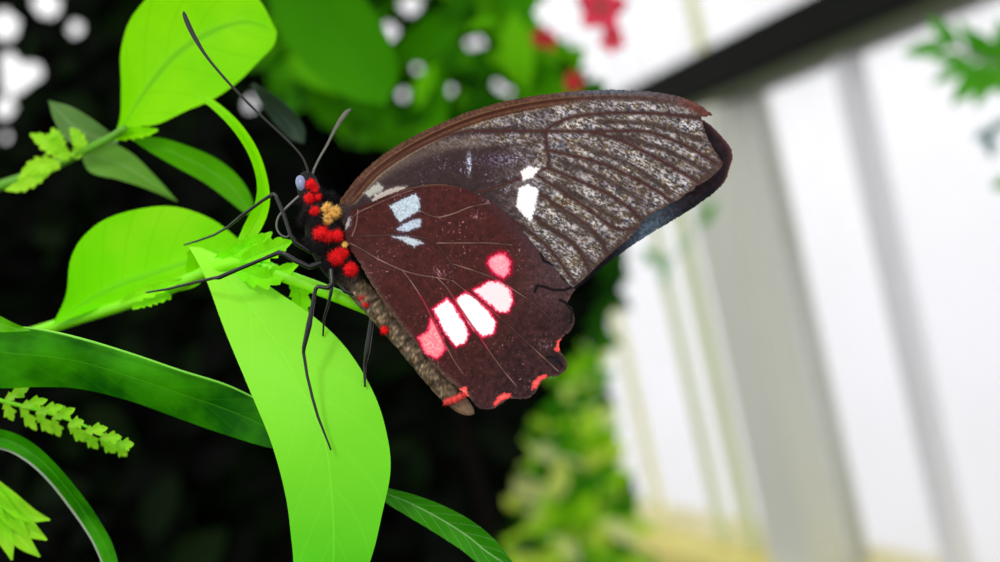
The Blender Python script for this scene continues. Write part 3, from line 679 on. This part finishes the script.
# feathery sprig
s7 = empty('feathery_sprig', near((-30, 392, 14)))
tag(s7, 'small feathery yellow-green sprig below the long glossy leaf', 'plant')
tube('stem', [(-30, 392), (10, 403), (45, 412), (85, 426), (125, 446)], [2, 2, 1.6, 1.3, .6], m_stem, s7, d=14, n=30)
for i in range(8):
    t = i/7; x0 = 4+t*112; y0 = 401+t*42+t*t*2
    for sg in (-1, 1):
        ang = math.radians(16)+sg*math.radians(random.uniform(30, 62)*(1-.55*t)); l = (30-12*t)*random.uniform(.65, 1.2)
        dx, dy = math.cos(ang)*l, math.sin(ang)*l
        ribbon_leaf('leaflet', [(x0, y0, 14), (x0+dx*.35, y0+dy*.35, 13+sg*2), (x0+dx*.7, y0+dy*.7+1, 13+sg*3), (x0+dx, y0+dy+1.5, 13+sg*4)], [1, 4.6, 5.2, .5], L_yel, s7, fold=.8, serr=.8, nser=3, m=4, n=24)
ribbon_leaf('leaflet', [(108, 442, 14), (116, 446, 13), (124, 448, 13), (131, 447, 13)], [1, 4, 3.5, .4], L_yel, s7, fold=.5, m=4, n=16)

# dim leaves a little behind
s8 = ribbon_leaf('narrow_leaf', [(252, 84), (268, 100), (285, 118), (297, 133), (304, 143)], [2, 8, 11, 9, 1], L_dark_grey, d=45, fold=2, origin=near((252, 84, 45)))
tag(s8, 'narrow dark grey leaf behind the base of the long antenna', 'leaf')
s9 = empty('broad_leaf', near((230, -70, 160)))
leaf('leaf_blade', [(230, -70), (262, -20), (278, 30), (310, 70), (345, 96), (385, 106)], [(230, -70), (300, -70), (350, -20), (385, 30), (398, 75), (385, 106)],
          mat_leaf('leaf_dim', (66, 150, 0), (50, 128, 0), (60, 145, 4), spec=.05, trans=.3, nscale=20, veinamt=.2), s9, d=160, fold=6)
A = catmull([tuple(at(235, -65, .31)), tuple(at(100, -130, .33)), tuple(at(-150, -100, .36)), tuple(at(-260, 300, .4)), (at(-260, 300, .4).x, at(-260, 300, .4).y, .5), (at(-260, 300, .4).x, at(-260, 300, .4).y, 0)], 70)
V, Fc = tube_geo([tuple(a) for a in A], [.0012+.003*i/69 for i in range(70)], 10)
link('stem', V, Fc, m_stem2, s9)
tag(s9, 'broad blurred mid-green leaf hanging above the short antenna', 'leaf')

# ------------------------------------------------------------------ BACKGROUND FOLIAGE
def in_poly(x, y, poly): return bool(inside(np.array([float(x)]), np.array([float(y)]), poly)[0])
m_trunk = mat_plain('trunk_bark', (14, 12, 9), rough=.9, noise=.4, scale=40, spec=.03)
def foliage(name, n, region, depth, size, mat_, seed, holes=(), keep=None, aspect=.5, trunk=None, fill=.28):
    """a mass of small leaves: positions random in a volume; gaps stay open"""
    r = random.Random(seed); V = []; Fc = []; cols = []
    x0, x1, y0, y1 = region; made = 0; tries = 0
    while made < n and tries < n*80:
        tries += 1
        d = r.uniform(*depth); px = r.uniform(x0, x1); py = r.uniform(y0, y1); sc_ = 1
        if holes and r.random() < fill:          # small leaves crowd round the gaps
            h = r.choice(holes); px = r.gauss(h[0], 26); py = r.gauss(h[1], 26); sc_ = .42
        if keep is not None and not in_poly(px, py, keep): continue
        L_ = r.uniform(*size)*sc_; W_ = L_*aspect*r.uniform(.35, .6)
        th = r.uniform(0, 2*math.pi); ax = (R*math.cos(th)+U*math.sin(th)+F*r.uniform(-.5, .5)).normalized()
        sd = ax.cross(F+R*r.uniform(-.6, .6)+U*r.uniform(-.6, .6)).normalized(); nr = ax.cross(sd)
        lp = L_/d*FPX
        c = at(px, py, d)
        if c.x > 1.12 or c.z < .03: continue
        prof = [(-.5, .06), (-.28, .75), (0, 1), (.25, .75), (.5, .02)]
        P15 = []
        for s, w in prof:
            for k in (-1, 0, 1):
                P15.append(c+ax*s*L_+sd*(w*W_*k)+nr*((abs(k)*w*W_*.35)-s*s*L_*.3))
        bad = False
        hs = [h for h in holes if math.hypot(h[0]-px, h[1]-py) < lp*.75+h[2]]
        if hs:
            q2 = []
            for p in P15:
                e = p-O; z = e.dot(F); q2.append((500+e.dot(R)/z*FPX, 281-e.dot(U)/z*FPX))
            poly = [q2[i] for i in (0, 3, 6, 9, 12, 13, 14, 11, 8, 5, 2, 1)]
            for h in hs:
                if float(sdf(np.array([float(h[0])]), np.array([float(h[1])]), poly)[0]) < h[2]*(.9 if h[0] < 200 else .72): bad = True; break
        if bad: continue
        q = len(V); t = r.random(); t2 = r.random()
        V += P15; cols += [(t, t2, 0)]*15
        for i in range(4):
            for k in range(2): Fc.append((q+i*3+k, q+i*3+k+1, q+i*3+k+4, q+i*3+k+3))
        made += 1
    if trunk:                      # a thin stem down to the soil
        c = at(trunk[0], trunk[1], trunk[2]); A = catmull([tuple(c), (c.x+.02, c.y+.02, c.z*.6), (c.x-.01, c.y+.03, 0)], 20)
        A = [tuple(a) for a in np.array(A)]
        v2, f2 = tube_geo(A, [.003+.004*i/19 for i in range(20)], 8); q = len(V); nf = len(Fc)
        V += v2; Fc += [tuple(i+q for i in f) for f in f2]; cols += [(0, .5, 0)]*len(v2)
    o = link(name, V, Fc, mat_, origin=at((x0+x1)/2, (y0+y1)/2, depth[0]), cols=np.array(cols))
    if trunk:
        o.data.materials.append(m_trunk)
        for p in o.data.polygons[nf:]: p.material_index = 1
    return o
def mat_foliage(name, stops, rough=.5, spec=.2, trans=.2):
    m, nt, N, L = new_mat(name)
    o = N.new('ShaderNodeOutputMaterial'); b = N.new('ShaderNodeBsdfPrincipled')
    a = N.new('ShaderNodeAttribute'); a.attribute_name = 'Col'; s = N.new('ShaderNodeSeparateColor'); L.new(a.outputs['Color'], s.inputs[0])
    cr = N.new('ShaderNodeValToRGB'); L.new(s.outputs[0], cr.inputs[0])
    els = cr.color_ramp.elements
    while len(els) < len(stops): els.new(.5)
    for e, (p, c) in zip(els, stops): e.position = p; e.color = (*lin(c), 1)
    L.new(cr.outputs[0], b.inputs['Base Color']); b.inputs['Roughness'].default_value = rough; b.inputs['Specular IOR Level'].default_value = spec
    t = N.new('ShaderNodeBsdfTranslucent'); L.new(cr.outputs[0], t.inputs['Color'])
    ms = N.new('ShaderNodeMixShader'); ms.inputs[0].default_value = trans
    L.new(b.outputs[0], ms.inputs[1]); L.new(t.outputs[0], ms.inputs[2]); L.new(ms.outputs[0], o.inputs['Surface'])
    return m
holes = [(5, 26, 14), (14, 82, 12), (33, 72, 9), (9, 62, 9), (46, 4, 12), (76, 28, 5), (4, 108, 9), (6, 138, 3), (250, 106, 6), (389, 32, 10), (410, 5, 11), (417, 68, 4), (403, 95, 5), (451, 90, 4), (470, 44, 5), (480, 42, 5), (497, 84, 4), (509, 92, 4)
         ]
F_dark = mat_foliage('foliage_dark', [(0, (3, 5, 3)), (.6, (7, 13, 5)), (1, (16, 34, 8))], spec=.04, trans=.1)  # deep shade of the background put into near-black leaf colours
F_mid = mat_foliage('foliage_mid', [(0, (30, 92, 0)), (.5, (64, 150, 0)), (1, (112, 200, 10))], spec=.05, trans=.35)
F_light = mat_foliage('foliage_light', [(0, (10, 60, 4)), (.3, (70, 160, 6)), (.55, (176, 244, 20)), (.8, (246, 255, 100)), (1, (255, 255, 220))], spec=.2, trans=.45)  # sunlight and white glints put into the leaf colours
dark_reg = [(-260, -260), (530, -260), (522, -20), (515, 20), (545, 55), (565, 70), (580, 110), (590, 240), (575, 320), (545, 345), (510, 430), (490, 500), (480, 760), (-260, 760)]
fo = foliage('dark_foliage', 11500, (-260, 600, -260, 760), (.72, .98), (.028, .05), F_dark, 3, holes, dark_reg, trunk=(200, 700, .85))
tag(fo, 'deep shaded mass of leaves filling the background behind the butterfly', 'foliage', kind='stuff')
mid_reg = [(255, -160), (545, -160), (528, -20), (520, 20), (538, 52), (560, 62), (578, 90), (584, 150), (470, 160), (400, 140), (345, 110), (290, 70), (262, 40)]
fo = foliage('green_foliage', 1000, (250, 610, -160, 180), (.45, .68), (.02, .042), F_mid, 5, holes, mid_reg, trunk=(330, -100, .6))
tag(fo, 'blurred mid-green leaves above the wing with bright gaps', 'foliage', kind='stuff')
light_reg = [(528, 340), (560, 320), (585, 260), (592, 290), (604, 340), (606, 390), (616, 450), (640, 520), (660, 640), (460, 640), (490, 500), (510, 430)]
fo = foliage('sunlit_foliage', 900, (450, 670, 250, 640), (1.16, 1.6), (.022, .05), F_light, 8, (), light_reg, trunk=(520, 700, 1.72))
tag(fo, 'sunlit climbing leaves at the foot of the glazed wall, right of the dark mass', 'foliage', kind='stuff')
fo = foliage('hanging_foliage', 90, (560, 630, 215, 345), (1.02, 1.12), (.025, .045), mat_foliage('foliage_hang', [(0, (14, 60, 4)), (1, (56, 130, 20))], spec=.1, trans=.3), 9, (), [(560, 250), (605, 240), (618, 265), (612, 300), (595, 330), (565, 345)], trunk=(560, 300, 1.7))
tag(fo, 'dark green leaves hanging just below the wing tip edge by the glass', 'foliage', kind='stuff')

# red flowers
m_pet = mat_plain('petal_red', (235, 30, 60), rough=.5, noise=.15, scale=60)
m_pet2 = mat_plain('petal_pink', (240, 60, 90), rough=.5, noise=.15, scale=60)
m_calyx = mat_plain('calyx_green', (60, 110, 30), rough=.5)
def flower(x, y, d, rp, label, mat_, petals, spin=0, stretch=1):
    c = at(x, y, d); t = empty('red_flower', c); tag(t, label, 'flower', 'red flowers above the wing')
    rad = rp*d/FPX
    for k in range(petals):
        a = spin+2*math.pi*k/petals; dr = R*math.cos(a)+U*math.sin(a)*stretch; sd = (U*math.cos(a)-R*math.sin(a))
        V = []; Fc = []
        for i in range(9):
            s = i/8; w = math.sin(math.pi*min(1, s*.86+.1))**.7*.42
            for j in range(5):
                k2 = j/2-1
                V.append(c+dr*rad*s+sd*rad*w*k2-F*rad*(.35*s*s-.15*k2*k2))
        for i in range(8):
            for j in range(4): Fc.append((i*5+j, i*5+j+1, i*5+j+6, i*5+j+5))
        link('petal', V, Fc, mat_, t)
    V, Fc = tube_geo([c+F*rad*1.0, c+F*rad*.5, c, c-F*rad*.3], [rad*.12, rad*.2, rad*.18, rad*.05], 10)
    link('flower_centre', V, Fc, m_calyx, t)
flower(544, 40, .5, 14, 'small red flower lowest left beside the bright gap', m_pet, 5, .3)
flower(601, 8, .5, 26, 'large pink-red flower at the top edge against the white glass', m_pet2, 5, .2)
flower(612, 40, .5, 14, 'pink-red flower hanging under the large one against white glass', m_pet2, 5, .9)
flower(573, 82, .5, 11, 'small dull red flower just above the wing edge', m_pet, 5, .6)

# leafy branch at the upper right
br = empty('leafy_branch', at(1060, 60, .62))
tag(br, 'blurred leafy branch entering from the right edge in front of the white glass', 'branch')
def wtube(name, pts, rad, mat_, parent=None):
    A = catmull(np.array(pts), 30); V, Fc = tube_geo([at(*p) for p in A], [rad*(1-.7*i/29) for i in range(30)], 8)
    return link(name, V, Fc, mat_, parent)
m_twig = mat_plain('twig', (90, 84, 60), rough=.7)
wtube('twig', [(1060, 60, .62), (1010, 62, .62), (980, 58, .62), (950, 44, .62), (925, 50, .62)], .0018, m_twig, br)
wtube('twig', [(1040, 110, .64), (1005, 120, .64), (985, 135, .64)], .0015, m_twig, br)
ground_stem('stem', at(1060, 60, .62), m_twig, br, (.03, .05), .0018, .006)
BL = mat_leaf('leaf_branch', (66, 156, 14), (96, 186, 40), (110, 190, 60), spec=.1, trans=.3, veinamt=.2, nscale=30)
BL2 = mat_leaf('leaf_branch_blue_shadow', (110, 150, 150), (130, 170, 160), (150, 180, 170), trans=.3, veinamt=.2, nscale=30)  # bluish shadow on the lower leaves put into their colour
def px_leaf(name, x0, y0, x1, y1, w, d, mat_, parent):
    dmm = (d-D)*1000
    return ribbon_leaf(name, [(x0, y0, dmm), (x0*.65+x1*.35, y0*.65+y1*.35, dmm-3), (x0*.3+x1*.7, y0*.3+y1*.7, dmm-4), (x1, y1, dmm)], [2, w, w*.8, .5], mat_, parent, fold=3, m=5, n=20)
for a in [(960, 46, 928, 18, 8), (950, 44, 902, 54, 8), (965, 56, 930, 60, 6), (975, 58, 932, 84, 7), (982, 58, 958, 20, 7), (985, 60, 952, 106, 10), (992, 62, 975, 108, 9), (1000, 62, 972, 30, 8), (1005, 62, 1000, 18, 9), (1010, 64, 985, 92, 12), (1020, 64, 1000, 95, 10)]:
    px_leaf('leaf', *a[:4], a[4], .62, BL, br)
for a in [(990, 130, 975, 140, 5), (988, 132, 992, 158, 6), (1005, 122, 990, 132, 6), (1010, 180, 992, 188, 6)]:
    px_leaf('leaf', *a[:4], a[4], .64, BL2 if a[1] < 160 else BL, br)

# ------------------------------------------------------------------ GREENHOUSE WALL
WX = 1.2
m_post = mat_plain('post_paint', (206, 208, 196), rough=.6, noise=.08, scale=3)
m_post_dark = mat_plain('post_edge', (128, 132, 92), rough=.7, noise=.15, scale=5)
m_bar = mat_plain('bar_cream', (232, 232, 176), rough=.6, noise=.1, scale=5)
m_bar2 = mat_plain('bar_green', (206, 216, 168), rough=.6, noise=.1, scale=5)
m_mull = mat_plain('bar_grey', (226, 226, 230), rough=.6, noise=.05, scale=5)
m_beam = mat_plain('beam_dark', (28, 30, 26), rough=.8, noise=.15, scale=5, spec=.05)  # the shade on the beam is put into this dark colour
m_beam2 = mat_plain('beam_lip', (76, 82, 58), rough=.7, noise=.15, scale=5)
m_sill = mat_plain('sill_yellow', (212, 200, 112), rough=.6, noise=.15, scale=6)
m_floor = mat_plain('floor_soil', (38, 36, 26), rough=.9, noise=.4, scale=9)
m_glass, nt, N, L = new_mat('pane_whitewashed')
o_ = N.new('ShaderNodeOutputMaterial'); tr = N.new('ShaderNodeBsdfTransparent'); tl = N.new('ShaderNodeBsdfTranslucent'); gl = N.new('ShaderNodeBsdfGlossy'); gl.inputs['Roughness'].default_value = .15
tc = N.new('ShaderNodeTexCoord'); no = N.new('ShaderNodeTexNoise'); no.inputs['Scale'].default_value = 2.2; no.inputs['Detail'].default_value = 3
L.new(tc.outputs['Object'], no.inputs['Vector'])
mr = N.new('ShaderNodeMapRange'); mr.inputs['From Min'].default_value = .3; mr.inputs['From Max'].default_value = .7; mr.inputs['To Min'].default_value = .1; mr.inputs['To Max'].default_value = .3
L.new(no.outputs['Fac'], mr.inputs['Value'])
tr.inputs['Color'].default_value = (.97, .97, .98, 1); tl.inputs['Color'].default_value = (.85, .85, .87, 1)
m1 = N.new('ShaderNodeMixShader'); L.new(mr.outputs[0], m1.inputs[0]); L.new(tr.outputs[0], m1.inputs[1]); L.new(tl.outputs[0], m1.inputs[2])
m2 = N.new('ShaderNodeMixShader'); m2.inputs[0].default_value = .03; L.new(m1.outputs[0], m2.inputs[1]); L.new(gl.outputs[0], m2.inputs[2]); L.new(m2.outputs[0], o_.inputs['Surface'])

WX = 1.2
fl = box('floor', -4, WX+.12, -2, 9, -.05, 0, m_floor); tag(fl, kind='structure')
ZTOP = 3.2
zs = wall_yz(700, 537, WX)[1]          # top of the sill
zb0 = wall_yz(819, 67, WX)[1]; zb1 = wall_yz(800, 9, WX)[1]
wl = box('wall_right', WX+.0, WX+.12, -1.5, 9, 0, zs-.06, mat_plain('wall_block', (170, 164, 120), rough=.8, noise=.15)); tag(wl, kind='structure')
sl = box('trim_1', WX-.09, WX+.13, -1.5, 9, zs-.06, zs, m_sill, bevel=.006); tag(sl, kind='structure')
bm_ = empty('trim_2', (WX, 3.5, zb0)); tag(bm_, kind='structure')
box('beam', WX-.05, WX+.06, -1.5, 9, zb0+.022, zb1, m_beam, bm_, bevel=.006)
box('beam_lip', WX-.04, WX+.05, -1.5, 9, zb0, zb0+.022, m_beam2, bm_, bevel=.004)
def upright(name, px, py, w, dep, mat_, z0=zs, z1=zb0):
    y, z = wall_yz(px, py, WX)
    o = box(name, WX-dep*.6, WX+dep*.4, y-w/2, y+w/2, z0, z1, mat_, bevel=min(.006, w*.2)); tag(o, kind='structure'); return y
yp = wall_yz(765, 310, WX)[0]
pst = empty('trim_3', (WX, yp, 0)); tag(pst, kind='structure')
box('post', WX-.062, WX+.05, yp-.066, yp+.075, 0, zb0, m_post, pst, bevel=.008)
box('post_strip', WX+.03, WX+.055, yp-.074, yp-.066, 0, zb0, m_post_dark, pst, bevel=.004)
ys = [yp]
k = 4
for px, py, w, dep, m_ in [(905, 310, .034, .04, m_mull), (641, 420, .014, .02, m_bar), (607, 400, .014, .02, m_bar), (694, 400, .014, .02, m_bar2), (722, 400, .02, .026, m_bar2), (1120, 300, .045, .05, m_mull)]:
    ys.append(upright('trim_%d' % k, px, py, w, dep, m_)); k += 1
ys.append(upright('trim_%d' % k, 700, 35, .012, .02, m_bar, zb1, ZTOP)); ys.pop(); k += 1
ys = sorted(ys+[-1.4, 3.4, 4.6, 6, 8.9])
for i, (a, b) in enumerate(zip(ys[:-1], ys[1:])):
    o = box('window_%d' % (i+1), WX+.004, WX+.008, a, b, zs, ZTOP, m_glass); tag(o, kind='structure')
# pipe along the sill
A = [at(690, 566, 1.9), at(715, 556, 1.95), at(735, 549, 2.05), at(760, 553, 2.0)]
# a few leaves of plants beyond, close to the glass
tw = empty('thin_vine', at(735, 240, 1.4)); tag(tw, 'thin vine with small pale leaves beside the post by the wing tip', 'vine')
wtube('twig', [(640, 262, 1.2), (668, 262, 1.2), (690, 240, 1.2), (712, 212, 1.2)], .001, m_twig, tw)
for a in [(700, 226, 716, 200, 6), (672, 258, 655, 268, 5), (690, 240, 678, 246, 5), (660, 262, 640, 250, 6), (668, 262, 660, 285, 5)]:
    px_leaf('leaf', *a[:4], a[4], 1.2, BL if a[0] > 695 else mat_leaf('leaf_vine', (150, 200, 150), (170, 210, 160), (180, 220, 180), trans=.4), tw)

# ------------------------------------------------------------------ LIGHT
w = bpy.data.worlds.new('overcast'); SC.world = w; w.use_nodes = True
N = w.node_tree.nodes; L = w.node_tree.links; N.clear()
ow = N.new('ShaderNodeOutputWorld'); bg = N.new('ShaderNodeBackground'); tc = N.new('ShaderNodeTexCoord'); sp = N.new('ShaderNodeSeparateXYZ'); cr = N.new('ShaderNodeValToRGB')
L.new(tc.outputs['Generated'], sp.inputs[0])
mr = N.new('ShaderNodeMapRange'); mr.inputs['From Min'].default_value = -1; L.new(sp.outputs[2], mr.inputs['Value']); L.new(mr.outputs[0], cr.inputs[0])
e = cr.color_ramp.elements
e[0].position = .20; e[0].color = (.66, .66, .67, 1); e[1].position = .56; e[1].color = (1, 1, 1, 1)
x = e.new(.44); x.color = (.86, .85, .87, 1); x = e.new(.50); x.color = (.90, .90, .91, 1)
L.new(cr.outputs[0], bg.inputs['Color']); bg.inputs['Strength'].default_value = 1.22; L.new(bg.outputs[0], ow.inputs['Surface'])
def area(name, loc, target, size, power, col=(1, 1, 1)):
    l = bpy.data.lights.new(name, 'AREA'); l.size = size; l.energy = power; l.color = col
    o = bpy.data.objects.new(name, l); COL.objects.link(o); o.location = loc
    o.rotation_euler = (Vector(target)-Vector(loc)).to_track_quat('-Z', 'Y').to_euler()
    return o
area('flash', O+H*-.05+Z*.085+F*.01, near((380, 260, 0)), .025, .10)

SC.view_settings.view_transform = 'Standard'; SC.view_settings.look = 'None'; SC.view_settings.exposure = 0; SC.view_settings.gamma = 1
SC.cycles.use_denoising = True
